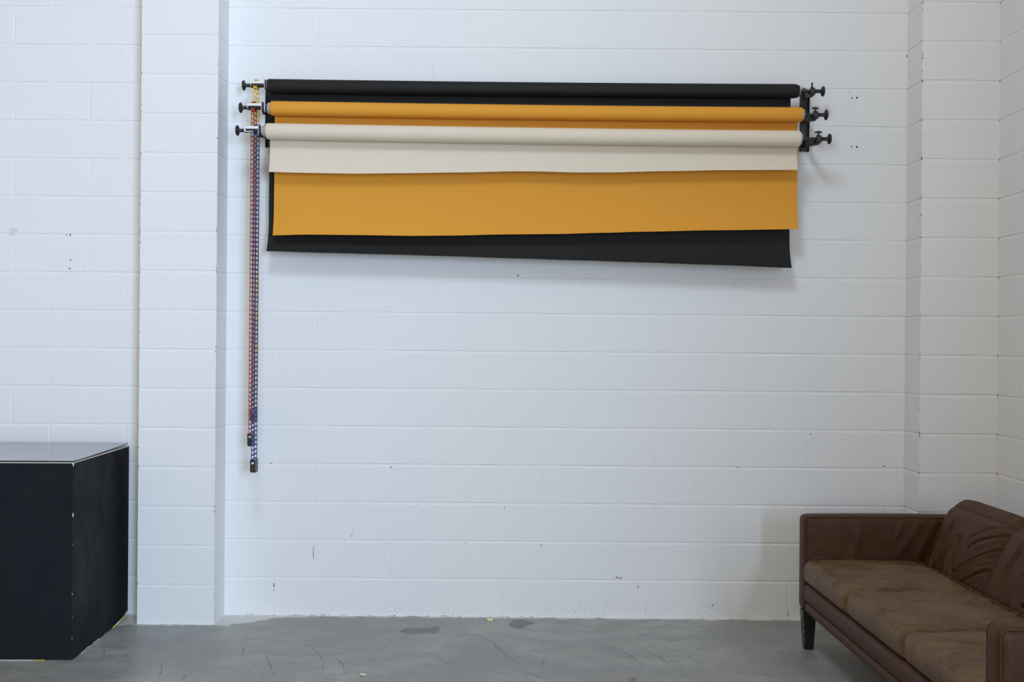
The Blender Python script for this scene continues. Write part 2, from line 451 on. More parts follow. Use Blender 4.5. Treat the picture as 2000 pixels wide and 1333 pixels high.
# ------------------------------------------------------------------ floor
bm = bmesh.new()
nx, ny = 40, 40
for i in range(nx):
    for j in range(ny):
        xs = [XL + (XR + .1 - XL) * (i + k) / nx for k in (0, 1)]; ys = [0.05 - (YF + .05) * (j + k) / ny for k in (0, 1)]
        quad(bm, [(xs[0], ys[0], FLOOR), (xs[0], ys[1], FLOOR), (xs[1], ys[1], FLOOR), (xs[1], ys[0], FLOOR)])
bmesh.ops.remove_doubles(bm, verts=bm.verts, dist=1e-4)
def onfloor(u, v):
    """floor point seen at photo position u, v"""
    du, dv = u - 1000.0, v - 666.5
    k = (dv * math.cos(TH) - du * math.sin(TH)) / FPX
    t = (HC - FLOOR) / k
    return ((du * math.cos(TH) + dv * math.sin(TH)) * t / FPX, t - D)
def fblob(pts, mi, lift=0.0004, jag=0.006, sub=9):
    # the outline cut into narrow strips, each with its own ragged ends
    us = [p[0] for p in pts]; cols = max(6, sub * 6); row = []
    for k in range(cols + 1):
        u = min(us) + .01 + (max(us) - min(us) - .02) * k / cols
        hit = []
        for i in range(len(pts)):
            (u0, v0), (u1, v1) = pts[i], pts[(i + 1) % len(pts)]
            if (u0 - u) * (u1 - u) <= 0 and u0 != u1: hit.append(v0 + (v1 - v0) * (u - u0) / (u1 - u0))
        if len(hit) < 2: continue
        j = jag * 500
        lo, hi = min(hit), max(hit)
        j = min(j, (hi - lo) * .28)
        lo += j * 1.2 * noise.noise(Vector((u * .21, 1.3, 5))); hi += j * 1.2 * noise.noise(Vector((u * .21, 7.1, 3))) + j * .3 * (hsh(u, 7.1, 3) - .5)
        row.append([bm.verts.new((*onfloor(u, v), FLOOR + lift)) for v in (lo, hi)])
    for A, B in zip(row, row[1:]):
        f = bm.faces.new((A[0], A[1], B[1], B[0])); f.material_index = mi
def fline(pts, w, mi, lift=0.0003):
    P = [Vector((*onfloor(*p), 0)) for p in pts]
    Q = []
    for a, b in zip(P, P[1:]):
        m = max(3, int((b - a).length / 0.02))
        for k in range(m): Q.append(a.lerp(b, k / m))
    Q.append(P[-1])
    L_, R_ = [], []
    for i, p in enumerate(Q):
        t = (Q[min(i + 1, len(Q) - 1)] - Q[max(i - 1, 0)]).normalized(); nrm = Vector((-t.y, t.x, 0))
        e = min(i, len(Q) - 1 - i) / max(1, len(Q) - 1) * 2
        ww = w * (0.25 + 0.9 * e) * (0.5 + hsh(i, p.x * 7, p.y)) ; q = p + nrm * w * 1.3 * (hsh(p.x * 41, p.y * 13, 4) - .5)
        L_.append(bm.verts.new((q.x + nrm.x * ww / 2, q.y + nrm.y * ww / 2, FLOOR + lift)))
        R_.append(bm.verts.new((q.x - nrm.x * ww / 2, q.y - nrm.y * ww / 2, FLOOR + lift)))
    for i in range(len(Q) - 1):
        f = bm.faces.new((L_[i], L_[i + 1], R_[i + 1], R_[i])); f.material_index = mi
# dark stains
fblob([(780, 1234), (797, 1226), (815, 1229), (832, 1227), (857, 1225), (859, 1232), (850, 1238), (825, 1236), (805, 1239), (790, 1237)], 1)
fblob([(993, 1220), (1003, 1213), (1017, 1211), (1032, 1214), (1047, 1217), (1030, 1223), (1015, 1229), (1000, 1226)], 1)
fblob([(1229, 1324), (1242, 1324), (1243, 1332), (1229, 1332)], 1, jag=0.001)
for ln in ([(898, 1234), (935, 1242), (962, 1255), (975, 1270), (1000, 1285), (1030, 1310)], [(848, 1280), (868, 1293), (880, 1300)],
           [(1067, 1282), (1060, 1298), (1049, 1309)], [(1188, 1265), (1215, 1272), (1240, 1287), (1262, 1307)], [(1250, 1268), (1290, 1285), (1312, 1303)],
           [(515, 1273), (525, 1295), (538, 1325)], [(592, 1250), (620, 1275), (633, 1295), (628, 1320)], [(640, 1272), (668, 1296), (677, 1320)],
           [(470, 1253), (476, 1265), (474, 1288)], [(318, 1292), (315, 1312), (308, 1333)], [(203, 1250), (204, 1275), (195, 1300)],
           [(1340, 1280), (1365, 1295), (1382, 1312)], [(755, 1250), (780, 1256)], [(1590, 1285), (1600, 1305)], [(1000, 1310), (1040, 1318), (1075, 1330)],
           [(365, 1318), (352, 1333)], [(240, 1290), (262, 1300)]):
    fline(ln, 0.0036, 2)
for ln in ([(470, 1224), (505, 1228)], [(580, 1230), (612, 1227), (628, 1232)], [(1048, 1231), (1064, 1235)], [(1430, 1234), (1490, 1235)],
           [(955, 1262), (980, 1275), (975, 1290)], [(705, 1290), (730, 1315), (742, 1333)]):
    fline(ln, 0.0035, 3)
for (u, v) in ((520, 1245), (551, 1218), (556, 1219), (1208, 1240), (1141, 1241), (1406, 1228), (1372, 1219), (1378, 1220), (1568, 1240), (1632, 1284), (1490, 1314), (1175, 1242), (385, 1252), (258, 1325)):
    fblob([(u - 2, v), (u, v - 1), (u + 2.5, v), (u, v + 1)], 3, sub=2, jag=.001)
structure(build('floor', bm, [M['floor'], M['stain'], M['crack'], M['streak']], smooth=False), 'worn grey concrete floor')

# ------------------------------------------------------------------ black display box
bw, bd, bh = 1.30, 0.765, 0.893
BX = at(144, 902, -0.813)[0]
box = thing('display_box', (BX, -0.813, FLOOR), 'large black laminate box with a glossy top, standing left of the pilaster', 'box', math.radians(1.9))
def lp(s, x, y, z): return s
bm = bmesh.new()     # front panel, local x from -bw to 0, y from 0 to bd
add_box(bm, (-bw / 2 - .0004, 0.009, bh / 2 + .002), (bw - .001, 0.018, bh - .008), 0.0005, 1)
build('front_panel', bm, M['black_panel'], box)
bm = bmesh.new()     # side panel whose lower edge is ragged towards the wall
n = 26; lo = []
for i in range(n + 1):
    s = i / n; y = 0.0182 + (bd - .0182) * s
    z = 0.001 + 0.030 * max(0, (s - .62) / .38) ** 1.5 + (0.006 * hsh(i, 3.3, 2) if 0.08 < s else 0)
    lo.append((y, z))
poly = lo + [(bd, bh - .004), (0.0182, bh - .004)]
add_prism_x(bm, poly, -0.018, -0.0006)
build('side_panel', bm, M['black_panel'], box, smooth=False)
bm = bmesh.new()
add_box(bm, (-bw + .009, bd / 2 + .009, bh / 2), (0.018, bd - .02, bh - .01))
build('side_panel', bm, M['black_panel'], box, smooth=False)
bm = bmesh.new()
add_box(bm, (-0.0005, 0.0005, bh / 2), (0.0012, 0.0012, bh - .010), mi=1)      # pale corner line
for (z, r) in ((0.885, .006), (0.66, .0045), (0.655, .006), (0.30, .003), (0.52, .002), (0.20, .002), (0.10, .0025)):
    add_box(bm, (-0.0012, 0.0004, z), (r * .8, 0.003, r * 2.2))
v1 = [bm.verts.new(p) for p in ((-0.001, -0.0004, .889), (-0.007, -0.0004, .889), (-0.0030, -0.0004, .881), (-0.001, -0.0004, .870))]
bm.faces.new(v1)
build('corner_edge', bm, [M['raw_edge'], M['grey_edge']], box, smooth=False)
bm = bmesh.new()    # top rim of the panels
add_box(bm, (-bw / 2, 0.0085, bh - .0015), (bw, 0.020, 0.004))
add_box(bm, (-0.0085, bd / 2, bh - .0015), (0.020, bd, 0.004))
add_box(bm, (-bw + .0085, bd / 2, bh - .0015), (0.020, bd, 0.004))
build('rim', bm, M['raw_edge'], box, smooth=False)
bm = bmesh.new()    # loose top sheet, lifting towards the wall
nn = 26; top, bot = [], []
for i in range(nn + 1):
    s = i / nn; y = -0.001 + (bd - .001) * s; z = bh + 0.0024 + 0.0090 * s ** 2.2
    top.append([(-bw, y, z + .0035), (-0.0015 - 0.004 * s, y, z + .0035)]); bot.append([(-bw, y, z), (-0.0015 - 0.004 * s, y, z)])
T = [[bm.verts.new(p) for p in r] for r in top]; B = [[bm.verts.new(p) for p in r] for r in bot]
for i in range(nn):
    bm.faces.new((T[i][0], T[i][1], T[i + 1][1], T[i + 1][0])); bm.faces.new((B[i][0], B[i][1], B[i + 1][1], B[i + 1][0]))
    bm.faces.new((T[i][1], T[i + 1][1], B[i + 1][1], B[i][1])).material_index = 1; bm.faces.new((T[i][0], T[i + 1][0], B[i + 1][0], B[i][0])).material_index = 1
bm.faces.new((T[0][0], T[0][1], B[0][1], B[0][0])).material_index = 1; bm.faces.new((T[-1][0], T[-1][1], B[-1][1], B[-1][0]))
build('top_sheet', bm, [M['top_panel'], M['sheet_edge']], box, angle=20)
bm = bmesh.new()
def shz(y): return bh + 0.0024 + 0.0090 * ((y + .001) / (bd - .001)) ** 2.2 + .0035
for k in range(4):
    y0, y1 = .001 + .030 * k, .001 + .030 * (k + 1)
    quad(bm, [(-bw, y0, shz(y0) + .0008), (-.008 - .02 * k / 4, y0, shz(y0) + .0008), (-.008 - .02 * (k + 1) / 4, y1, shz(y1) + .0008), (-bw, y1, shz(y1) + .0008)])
build('painted_reflection', bm, M['top_reflection'], box, smooth=False)  # pale reflection on the glossy sheet, laid on as a coloured strip
# torn strip of hazard tape under the box
bm = bmesh.new()
def tape(pts, w, mats_i, up=0.0):
    for i in range(len(pts) - 1):
        a, b = pts[i], pts[i + 1]
        quad(bm, [(a[0], a[1], a[2]), (b[0], b[1], b[2]), (b[0] + w[0], b[1] + w[1], b[2] + w[2]), (a[0] + w[0], a[1] + w[1], a[2] + w[2])], mats_i[i % len(mats_i)])
def tdone():
    global bm
    build('torn_tape', bm, [M['label'], M['yellow_label']], box, smooth=False); bm = bmesh.new()
tape([(-0.62 + .05 * k, -0.0030 - .0018 * (k % 2), .0015) for k in range(11)], (0, -.0008, .0035), [0, 0, 0, 1, 0, 0]); tdone()
tape([(0.0015 + .0015 * (k % 2), 0.10 + .04 * k, .001 + .002 * (k % 3)) for k in range(7)], (.0010, 0, .004), [0, 0, 0, 1, 0]); tdone()
tape([(0.004 + .006 * (k / 5), bd - .24 + .045 * k, .001 + .004 * k) for k in range(6)], (-.002, 0, .007), [1, 0, 1, 1, 0]); tdone(); bm.free()

# ------------------------------------------------------------------ backdrop paper rolls
def prof_lookup(tab, u):
    for (a, b) in zip(tab, tab[1:]):
        if u <= b[0]:
            s = (u - a[0]) / (b[0] - a[0]); s = max(0, min(1, s)); s2 = s * s * (3 - 2 * s)
            return a[1] + (b[1] - a[1]) * (0.5 * s + 0.5 * s2)
    return tab[-1][1]
def backdrop(y, r, xl, xr, zl, zr, sxl, sxr, bottom, mat, label, curl, core, wav, sag=0.004):
    root = thing('backdrop_paper_roll', ((xl + xr) / 2, y, (zl + zr) / 2), label, 'paper roll', group=None)
    rx, ry, rz_ = root.location
    zc = lambda x: zl + (zr - zl) * (x - xl) / (xr - xl) - sag * (1 - ((x - (xl + xr) / 2) / ((xr - xl) / 2)) ** 2)
    bm = bmesh.new()       # wound paper: full radius where the outer layer is, telescoped ends
    nseg, nr = 60, 40
    stations = []
    if sxl - xl > 0.012: stations += [(xl, r * .80), (xl + .006, r * .86), (sxl - .010, r * .955), (sxl - .003, r * .99)]
    else: stations += [(xl, r * .93), (xl + .004, r * .975)]
    stations += [(sxl + .004 + (sxr - sxl - .008) * k / nseg, r) for k in range(nseg + 1)]
    if xr - sxr > 0.012: stations += [(sxr + .004, r * .992), (sxr + (xr - sxr) * .45, r * .965), (sxr + (xr - sxr) * .75, r * .90), (xr, r * .78)]
    else: stations += [(xr - .002, r * .97), (xr, r * .9)]
    rings = []
    for (x, rr) in stations:
        z = zc(x)
        rings.append([bm.verts.new((x, y + rr * math.cos(2 * PI * k / nr), z + rr * math.sin(2 * PI * k / nr))) for k in range(nr)])
    for A, B in zip(rings, rings[1:]):
        for k in range(nr): bm.faces.new((A[k], A[(k + 1) % nr], B[(k + 1) % nr], B[k]))
    # end faces down to the core
    for R, x in ((rings[0], xl), (rings[-1], xr)):
        z = zc(x)
        inner = [bm.verts.new((x, y + core * math.cos(2 * PI * k / nr), z + core * math.sin(2 * PI * k / nr))) for k in range(nr)]
        for k in range(nr): bm.faces.new((R[k], R[(k + 1) % nr], inner[(k + 1) % nr], inner[k]))
    offs(bm, (-rx, -ry, -rz_))
    build('wound_paper', bm, mat, root, angle=40)
    # hanging sheet: leaves the back of the roll, drops and curls forward at its foot
    bm = bmesh.new()
    nx_, nz_ = 110, 34
    def prof(x):
        z0 = zc(x); zb = prof_lookup(bottom, x); Ls = z0 - zb
        w = wav * noise.noise(Vector((x * 1.1 + y * 50, 3.0, 1.0)))
        out = []
        for k in range(nz_ + 1):
            s = k / nz_
            z = z0 - Ls * s
            d = max(0.0, 1 - (z - zb) / min(0.17, Ls * .75))
            yy = y + r + 0.0012 - (curl + w * .7) * d ** 2.2 + w * 0.5 * s
            out.append((yy, z))
        return out
    T0, T1 = [], []
    th = 0.0007
    for i in range(nx_ + 1):
        x = sxl + (sxr - sxl) * i / nx_
        p = prof(x)
        T0.append([bm.verts.new((x, yy - th / 2, z)) for yy, z in p]); T1.append([bm.verts.new((x, yy + th / 2, z)) for yy, z in p])
    for T in (T0, T1):
        for i in range(nx_):
            for k in range(nz_): bm.faces.new((T[i][k], T[i + 1][k], T[i + 1][k + 1], T[i][k + 1]))
    for k in range(nz_):
        bm.faces.new((T0[0][k], T0[0][k + 1], T1[0][k + 1], T1[0][k])); bm.faces.new((T0[-1][k], T0[-1][k + 1], T1[-1][k + 1], T1[-1][k]))
    for i in range(nx_): bm.faces.new((T0[i][-1], T0[i + 1][-1], T1[i + 1][-1], T1[i][-1])); bm.faces.new((T0[i][0], T0[i + 1][0], T1[i + 1][0], T1[i][0]))
    offs(bm, (-rx, -ry, -rz_))
    build('hanging_sheet', bm, mat, root, angle=30)
    # card core tube
    bm = bmesh.new()
    x0, x1 = xl - .004 - (0.012 if y < -.15 else 0.004), xr + .009
    if y > -.15: x0, x1 = xl - .006, xr + .004
    a = Vector((x0, y, zc(x0))); b = Vector((x1, y, zc(x1))); Lc = (b - a).length
    ci = core - 0.005
    add_lathe(bm, a, b - a, [(0, ci), (0, core), (Lc, core), (Lc, ci), (0, ci)], 32, caps=False)
    offs(bm, (-rx, -ry, -rz_))
    build('core_tube', bm, M['card'], root, angle=30)
    return zc
def bt(pts, y): return [(at(u, v, y)[0], at(u, v, y)[2]) for u, v in pts]
YB, YO, YW = -0.13, -0.19, -0.25
zcB = backdrop(YB, .0365, -1.266, 1.4656, 2.756, 2.752, -1.266, 1.434,
    bt([(521, 491), (640, 494.5), (760, 497.5), (880, 501), (1000, 505), (1130, 509), (1250, 513), (1400, 518), (1547, 524)], -.14),
    M['black_paper'], 'roll of black backdrop paper, topmost and nearest the wall of the three', .050, .028, .008)
zcO = backdrop(YO, .0375, -1.2355, 1.466, 2.628, 2.618, -1.2265, 1.457,
    bt([(532, 460), (600, 458.5), (700, 459.5), (800, 461), (870, 460.5), (1000, 458), (1080, 457.5), (1180, 455), (1250, 453), (1400, 450), (1560, 448)], -.175),
    M['orange_paper'], 'roll of orange backdrop paper between the black roll and the cream roll', .024, .029, .010)
zcW = backdrop(YW, .0405, -1.2435, 1.4400, 2.500, 2.484, -1.237, 1.4385,
    bt([(525, 336), (600, 338), (690, 339.5), (780, 338.5), (900, 337), (1000, 334.8), (1050, 335), (1120, 337), (1190, 337), (1300, 334.5), (1420, 332.5), (1558, 332)], -.225),
    M['cream_paper'], 'roll of cream white backdrop paper, lowest of the three rolls', .016, .029, .012)
UNITS = [(YB, zcB), (YO, zcO), (YW, zcW)]

# ------------------------------------------------------------------ wall brackets
def hook_poly(d, z, lip):
    pts = [(-d - .030, z + lip), (-d - .021, z + lip), (-d - .0195, z + min(.004, lip - .001))]
    pts += [(-d - .019 * math.cos(a), z - .019 * math.sin(a)) for a in [math.radians(k) for k in (10, 35, 60, 90, 120, 145)]]
    pts += [(-d + .020, z + .006), (-d + .030, z + .010), (-.004, z + .046), (-.004, z + .000), (-d + .022, z - .028), (-d - .010, z - .032), (-d - .030, z - .018)]
    return pts
def wall_bracket(x, w, hx, hw, label):
    root = thing('backdrop_wall_bracket', (x, 0, 2.463), label, 'bracket', group=None)
    bm = bmesh.new()
    add_box(bm, (0, -.003, .1635), (w, .006, .327), .0015, 2)
    for s in (-1, 1): add_box(bm, (s * (w / 2 - .002), -.010, .1635), (.004, .016, .327), .0008, 1)
    build('wall_plate', bm, M['black_metal'], root)
    for (y, zc) in UNITS:
        z = zc(hx) - 2.463
        bm = bmesh.new()
        add_prism_x(bm, hook_poly(-y, z, -.004 if x > 0 else .026), hx - x - hw / 2, hx - x + hw / 2)
        hk = build('hook', bm, M['black_metal'], root, smooth=False)
        bm = bmesh.new()
        add_lathe(bm, (hx - x - hw / 2 - .0002, y + .075 if -y > .15 else y + .05, z - .004), (-1, 0, 0), [(0, .0055), (.002, .0055), (.004, .003)], 12)
        build('bolt', bm, M['steel'], hk)
    for z in (.085, .205):
        bm = bmesh.new()
        add_lathe(bm, (-.008 if x > 0 else .008, -.0062, z), (0, -1, 0), [(0, .0042), (.0015, .0042), (.003, .0022)], 12)
        build('screw', bm, M['steel'], root)
    return root
wall_bracket(1.530, .049, 1.527, .014, 'black steel three-hook wall bracket at the right ends of the backdrop rolls')
wall_bracket(-1.283, .046, -1.273, .006, 'black steel three-hook bracket at the left ends of the backdrop rolls, beside the chains')

# ------------------------------------------------------------------ knobs and expanders
def knob_mesh(bm, o, axis, r=.0265):
    """round grip with a hollow rim, seen from the side; grows along axis"""
    n = 36; a, e1, e2 = frame_of(axis); o = Vector(o)
    prof = [(0, .008), (.002, .012), (.004, r * .80), (.006, r * .96), (.010, r), (.014, r * .96), (.0165, r * .82), (.0160, r * .45), (.018, r * .25), (.0182, .001)]
    rings = []
    for (s, rr) in prof:
        ring = []
        for k in range(n):
            ang = 2 * PI * k / n
            q = rr * (1 + (0.035 * math.cos(ang * 8) if rr > r * .75 else 0))
            ring.append(bm.verts.new(o + a * s + (e1 * math.cos(ang) + e2 * math.sin(ang)) * q))
        rings.append(ring)
    for A, B in zip(rings, rings[1:]):
        for k in range(n): bm.faces.new((A[k], A[(k + 1) % n], B[(k + 1) % n], B[k]))
    bm.faces.new(rings[0]); bm.faces.new(rings[-1])
RIGHT_LAB = ['topmost black knobbed expander on the right bracket, at the black roll',
             'middle black knobbed expander on the right bracket, at the orange roll',
             'lowest black knobbed expander on the right bracket, at the cream roll']
for i, (y, zc) in enumerate(UNITS):
    z = zc(1.53)
    root = thing('roll_expander', (1.53, y, z), RIGHT_LAB[i], 'roll holder', group='knobbed expanders at the right ends of the rolls')
    bm = bmesh.new()   # clamp body over the hook
    poly = []
    for k in range(9):
        a = math.radians(-10 + 200 * k / 8); poly.append((.0155 * math.cos(a), .002 + .0175 * math.sin(a)))
    poly += [(-.0155, -.021), (.0155, -.021)]
    add_prism_x(bm, poly, -.013 + .008, .013 + .004)
    bmesh.ops.bevel(bm, geom=list(bm.edges), offset=.0012, segments=1, affect='EDGES')
    add_lathe(bm, (.004, 0, .016), (0, 0, 1), [(0, .0085), (.004, .0085), (.006, .005)], 16)
    build('clamp_body', bm, M['black_plastic'], root)
    bm = bmesh.new()   # expander shaft reaching into the core
    add_lathe(bm, (-.004, 0, 0), (-1, 0, 0), [(0, .0085), (.060 + (.022 if i == 2 else 0), .0085), (.063 + (.022 if i == 2 else 0), .0210), (.125, .0205), (.14, .016)], 24)
    build('expander_plug', bm, M['black_plastic'], root)
    bm = bmesh.new()   # stem
    add_lathe(bm, (.012, 0, 0), (1, 0, 0), [(0, .0065), (.008, .0065), (.010, .0108), (.018, .0108), (.021, .0090), (.030, .0100), (.040, .0125)], 8)
    build('stem', bm, M['black_plastic'], root, angle=20)
    bm = bmesh.new()
    knob_mesh(bm, (.050, 0, 0), (1, 0, 0))
    build('knob', bm, M['black_plastic'], root)
    bm = bmesh.new()   # wing screw
    add_lathe(bm, (.004, 0, .020), (0, 0, 1), [(0, .005), (.010, .005)], 12)
    ang = math.radians(78) if i == 0 else math.radians(8)
    hgt = .012 if i == 0 else 0
    prof = [(-.0175, .031), (-.016, .037), (-.008, .0385), (0, .040), (.008, .0385), (.016, .037), (.0175, .031), (.015, .0275), (.006, .030), (0, .029), (-.006, .030), (-.015, .0275)]
    A = []; B = []
    for (px, pz) in prof:
        for lst, s in ((A, -1), (B, 1)):
            v = Vector((px, s * .0036, 0)); v.rotate(Matrix.Rotation(ang, 3, 'Z'))
            lst.append(bm.verts.new((.004 + v.x, v.y, pz + hgt * .4)))
    bm.faces.new(A); bm.faces.new(B)
    for k in range(len(A)): bm.faces.new((A[k], A[(k + 1) % len(A)], B[(k + 1) % len(A)], B[k]))
    build('wing_screw', bm, M['black_plastic'], root, angle=30)

# chain drives on the left
WX = [-1.327, -1.3237, -1.294]
CM = [M['yellow'], M['red'], M['blue']]
LEFT_LAB = ['topmost chain drive, black knob and yellow wheel, left of the black roll',
            'middle chain drive, black knob and red wheel, left of the orange roll',
            'lowest chain drive, black knob and blue wheel, left of the cream roll']
RW = 0.0245
for i, (y, zc) in enumerate(UNITS):
    z = zc(-1.275) + .004
    root = thing('chain_drive', (-1.31, y, z), LEFT_LAB[i], 'roll holder', group='chain drives at the left ends of the rolls')
    ox = lambda X: X + 1.31
    bm = bmesh.new()
    knob_mesh(bm, (ox(-1.381), 0, -.002), (-1, 0, 0), .0265)
    build('knob', bm, M['black_plastic'], root)
    bm = bmesh.new()
    add_lathe(bm, (ox(-1.344), 0, -.002), (-1, 0, 0), [(0, .013), (.006, .0125), (.012, .010), (.030, .0085), (.038, .011)], 10)
    build('stem', bm, M['black_plastic'], root, angle=25)
    bm = bmesh.new()    # white folded yoke round the wheel
    xa, xb = ox(-1.350), ox(-1.279)
    f = .033
    add_box(bm, ((xa + xb) / 2, -f, .008), (xb - xa, .0022, .013), .0006, 1)
    add_box(bm, ((xa + xb) / 2, f, .008), (xb - xa, .0022, .013), .0006, 1)
    add_box(bm, (xb, 0, .0), (.0022, 2 * f, .050), .0006, 1)
    add_box(bm, (xa, 0, .002), (.0022, 2 * f, .022), .0006, 1)
    if i == 2: add_box(bm, ((xa + xb) / 2 - .012, -f, -.0125), ((xb - xa) * .62, .0022, .004), .0006, 1); add_box(bm, (xa + .004, -f, -.004), (.007, .0022, .016), .0006, 1)
    build('yoke', bm, M['white_metal'], root, angle=20)
    bm = bmesh.new()
    add_lathe(bm, (ox(-1.343), 0, -.004), (1, 0, 0), [(0, .0085), (.075, .0085)], 16)
    add_box(bm, ((xa + xb) / 2 + .008, -f + .001, -.0045), ((xb - xa) * .72, .003, .011), .0006, 1)
    build('shaft', bm, M['black_metal'], root)
    bm = bmesh.new()    # toothed chain wheel
    n = 18; wx = ox(WX[i])
    for s in (-1, 1):
        A = []; B = []
        for k in range(n * 2):
            rr = RW * (1.0 if k % 2 else 0.90); a = PI * k / n
            A.append(bm.verts.new((wx + s * .0075 - .001, rr * math.cos(a), rr * math.sin(a)))); B.append(bm.verts.new((wx + s * .0075 + .001, rr * math.cos(a), rr * math.sin(a))))
        bm.faces.new(A); bm.faces.new(B)
        for k in range(n * 2): bm.faces.new((A[k], A[(k + 1) % (2 * n)], B[(k + 1) % (2 * n)], B[k]))
    add_lathe(bm, (wx - .0075, 0, 0), (1, 0, 0), [(0, RW * .72), (.015, RW * .72)], 24)
    build('chain_wheel', bm, CM[i], root, smooth=False)
    bm = bmesh.new()    # flange and plug into the core
    add_lathe(bm, (ox(-1.2690), 0, -.004), (1, 0, 0), [(0, .010), (.0015, .0215), (.004, .022), (.0055, .019)], 28)
    build('flange', bm, M['white_metal'], root)
    bm = bmesh.new()
    add_lathe(bm, (ox(-1.263), 0, -.004), (1, 0, 0), [(0, .016), (.006, .0215), (.050, .0215), (.07, .017)], 24)
    build('expander_plug', bm, M['black_plastic'], root)

# ------------------------------------------------------------------ chain loops
CH_LAB = ['yellow plastic chain loop, mostly hidden behind the red and blue chains',
          'red plastic chain loop with a black weight, hanging from the middle drive',
          'blue plastic chain loop, reaching lowest of the three hanging chains']
BOT = [at(497, 823, YB)[2], at(487, 871.6, YO)[2], at(496, 923, YW)[2]]
for i, (y, zc) in enumerate(UNITS):
    x = WX[i]; zt_ = zc(-1.275) + .004; zb = BOT[i]
    root = thing('hanging_chain', (x, y, zb), CH_LAB[i], 'chain', group='plastic chain loops hanging on the left')
    R = RW + .0025
    zlow = zb + .040                     # centre of the lower bend inside the weight
    Ls = zt_ - zlow; P_ = 2 * Ls + 2 * PI * R
    cnt = int(round(P_ / .0232)); pitch = P_ / cnt
    def path(s):
        s = s % P_
        if s < Ls: return (-R, zlow - zb + s), (0, 1)
        s -= Ls
        if s < PI * R:
            a = s / R; return (-R * math.cos(a), zt_ - zb + R * math.sin(a)), (math.sin(a), math.cos(a))
        s -= PI * R
        if s < Ls: return (R, zt_ - zb - s), (0, -1)
        s -= Ls; a = s / R
        return (R * math.cos(a), zlow - zb - R * math.sin(a)), (-math.sin(a), -math.cos(a))
    bm = bmesh.new()
    hw, rail, th = .0085, .0032, .0034
    for k in range(cnt):
        # one ladder link: two side rails and a rung
        sub = [path(pitch * (k + q / 3)) for q in range(4)]
        for side in (-1, 1):
            rings = []
            for (py, pz), (ty, tz) in sub:
                ny_, nz_ = tz, -ty
                x0 = side * (hw - rail) ; x1 = side * hw
                rings.append([bm.verts.new((a, py + b * ny_, pz + b * nz_)) for a, b in ((x0, -th / 2), (x1, -th / 2), (x1, th / 2), (x0, th / 2))])
            for A, B in zip(rings, rings[1:]):
                for q in range(4): bm.faces.new((A[q], A[(q + 1) % 4], B[(q + 1) % 4], B[q]))
        ring = []
        for (py, pz), (ty, tz) in (path(pitch * k), path(pitch * k + .0036), path(pitch * k + .0072)):
            ny_, nz_ = tz, -ty
            ring.append([bm.verts.new((a, py + b * ny_ * 1.5, pz + b * nz_ * 1.5)) for a, b in ((-hw, -th / 2), (hw, -th / 2), (hw, th / 2), (-hw, th / 2))])
        for A, B in zip(ring, ring[1:]):
            for q in range(4): bm.faces.new((A[q], A[(q + 1) % 4], B[(q + 1) % 4], B[q]))
        bm.faces.new(ring[0]); bm.faces.new(ring[-1])
    bmesh.ops.remove_doubles(bm, verts=bm.verts, dist=1e-6)
    build('chain', bm, CM[i], root, smooth=False)
    bm = bmesh.new()     # weight: rounded cover over the lower bend, chamfered foot, open window at the top
    Y2 = R + .002; w2 = .0120
    poly = [(-Y2, .066), (-Y2, .014), (-Y2 + .008, .002), (-Y2 + .014, 0), (Y2 - .014, 0), (Y2 - .008, .002), (Y2, .014), (Y2, .066)]
    for sx in (-1, 1): add_prism_x(bm, poly, sx * w2 - .0012, sx * w2 + .0012)
    add_box(bm, (0, -Y2, .034), (2 * w2, .0022, .046)); add_box(bm, (0, Y2, .034), (2 * w2, .0022, .046))
    add_box(bm, (0, 0, .006), (2 * w2, 2 * Y2 - .018, .011)); add_box(bm, (0, 0, .030), (2 * w2, .045, .030))
    for k in range(4): add_box(bm, (-.0075 + .005 * k, -Y2 - .0014, .026), (.0018, .0012, .022))
    wt = build('weight', bm, M['black_plastic'], root, angle=30)
    bm = bmesh.new()
    add_box(bm, (0, -Y2 - .0016, .048), (.012, .0008, .007)); add_box(bm, (.003, -Y2 - .0016, .053), (.004, .0008, .006))
    build('sticker', bm, M['label'], wt, smooth=False)

# ------------------------------------------------------------------ sofa
SX, SY = 1.388, -0.48
sofa = thing('leather_sofa', (SX, SY, FLOOR), 'brown leather three-seat sofa with slim square arms, in the right corner', 'sofa', 0.011)
# local frame: x = depth into the sofa, y = length (negative towards the camera), z up
def segdist(p, a, b):
    ab = b - a; s = max(0, min(1, (p - a).dot(ab) / max(1e-9, ab.length_squared)))
    return (p - (a + ab * s)).length, s
def rounded(p, h, r):
    q = Vector(tuple(max(-(h[k] - r), min(h[k] - r, p[k] * h[k])) for k in range(3)))
    d = Vector(tuple(p[k] * h[k] for k in range(3))) - q
    if d.length < 1e-9: return q, Vector((0, 0, 1))
    n = d.normalized()
    return q + n * r, n
def grid_cube(cuts):
    bm = bmesh.new(); vmap = {}
    nx, ny, nz = cuts
    cnt = (nx, ny, nz)
    def V(i, j, k):
        key = (i, j, k)
        if key not in vmap: vmap[key] = bm.verts.new((2 * i / nx - 1, 2 * j / ny - 1, 2 * k / nz - 1))
        return vmap[key]
    for k in (0, nz):
        for i in range(nx):
            for j in range(ny): bm.faces.new((V(i, j, k), V(i + 1, j, k), V(i + 1, j + 1, k), V(i, j + 1, k)))
    for j in (0, ny):
        for i in range(nx):
            for k in range(nz): bm.faces.new((V(i, j, k), V(i + 1, j, k), V(i + 1, j, k + 1), V(i, j, k + 1)))
    for i in (0, nx):
        for j in range(ny):
            for k in range(nz): bm.faces.new((V(i, j, k), V(i, j + 1, k), V(i, j + 1, k + 1), V(i, j, k + 1)))
    return bm
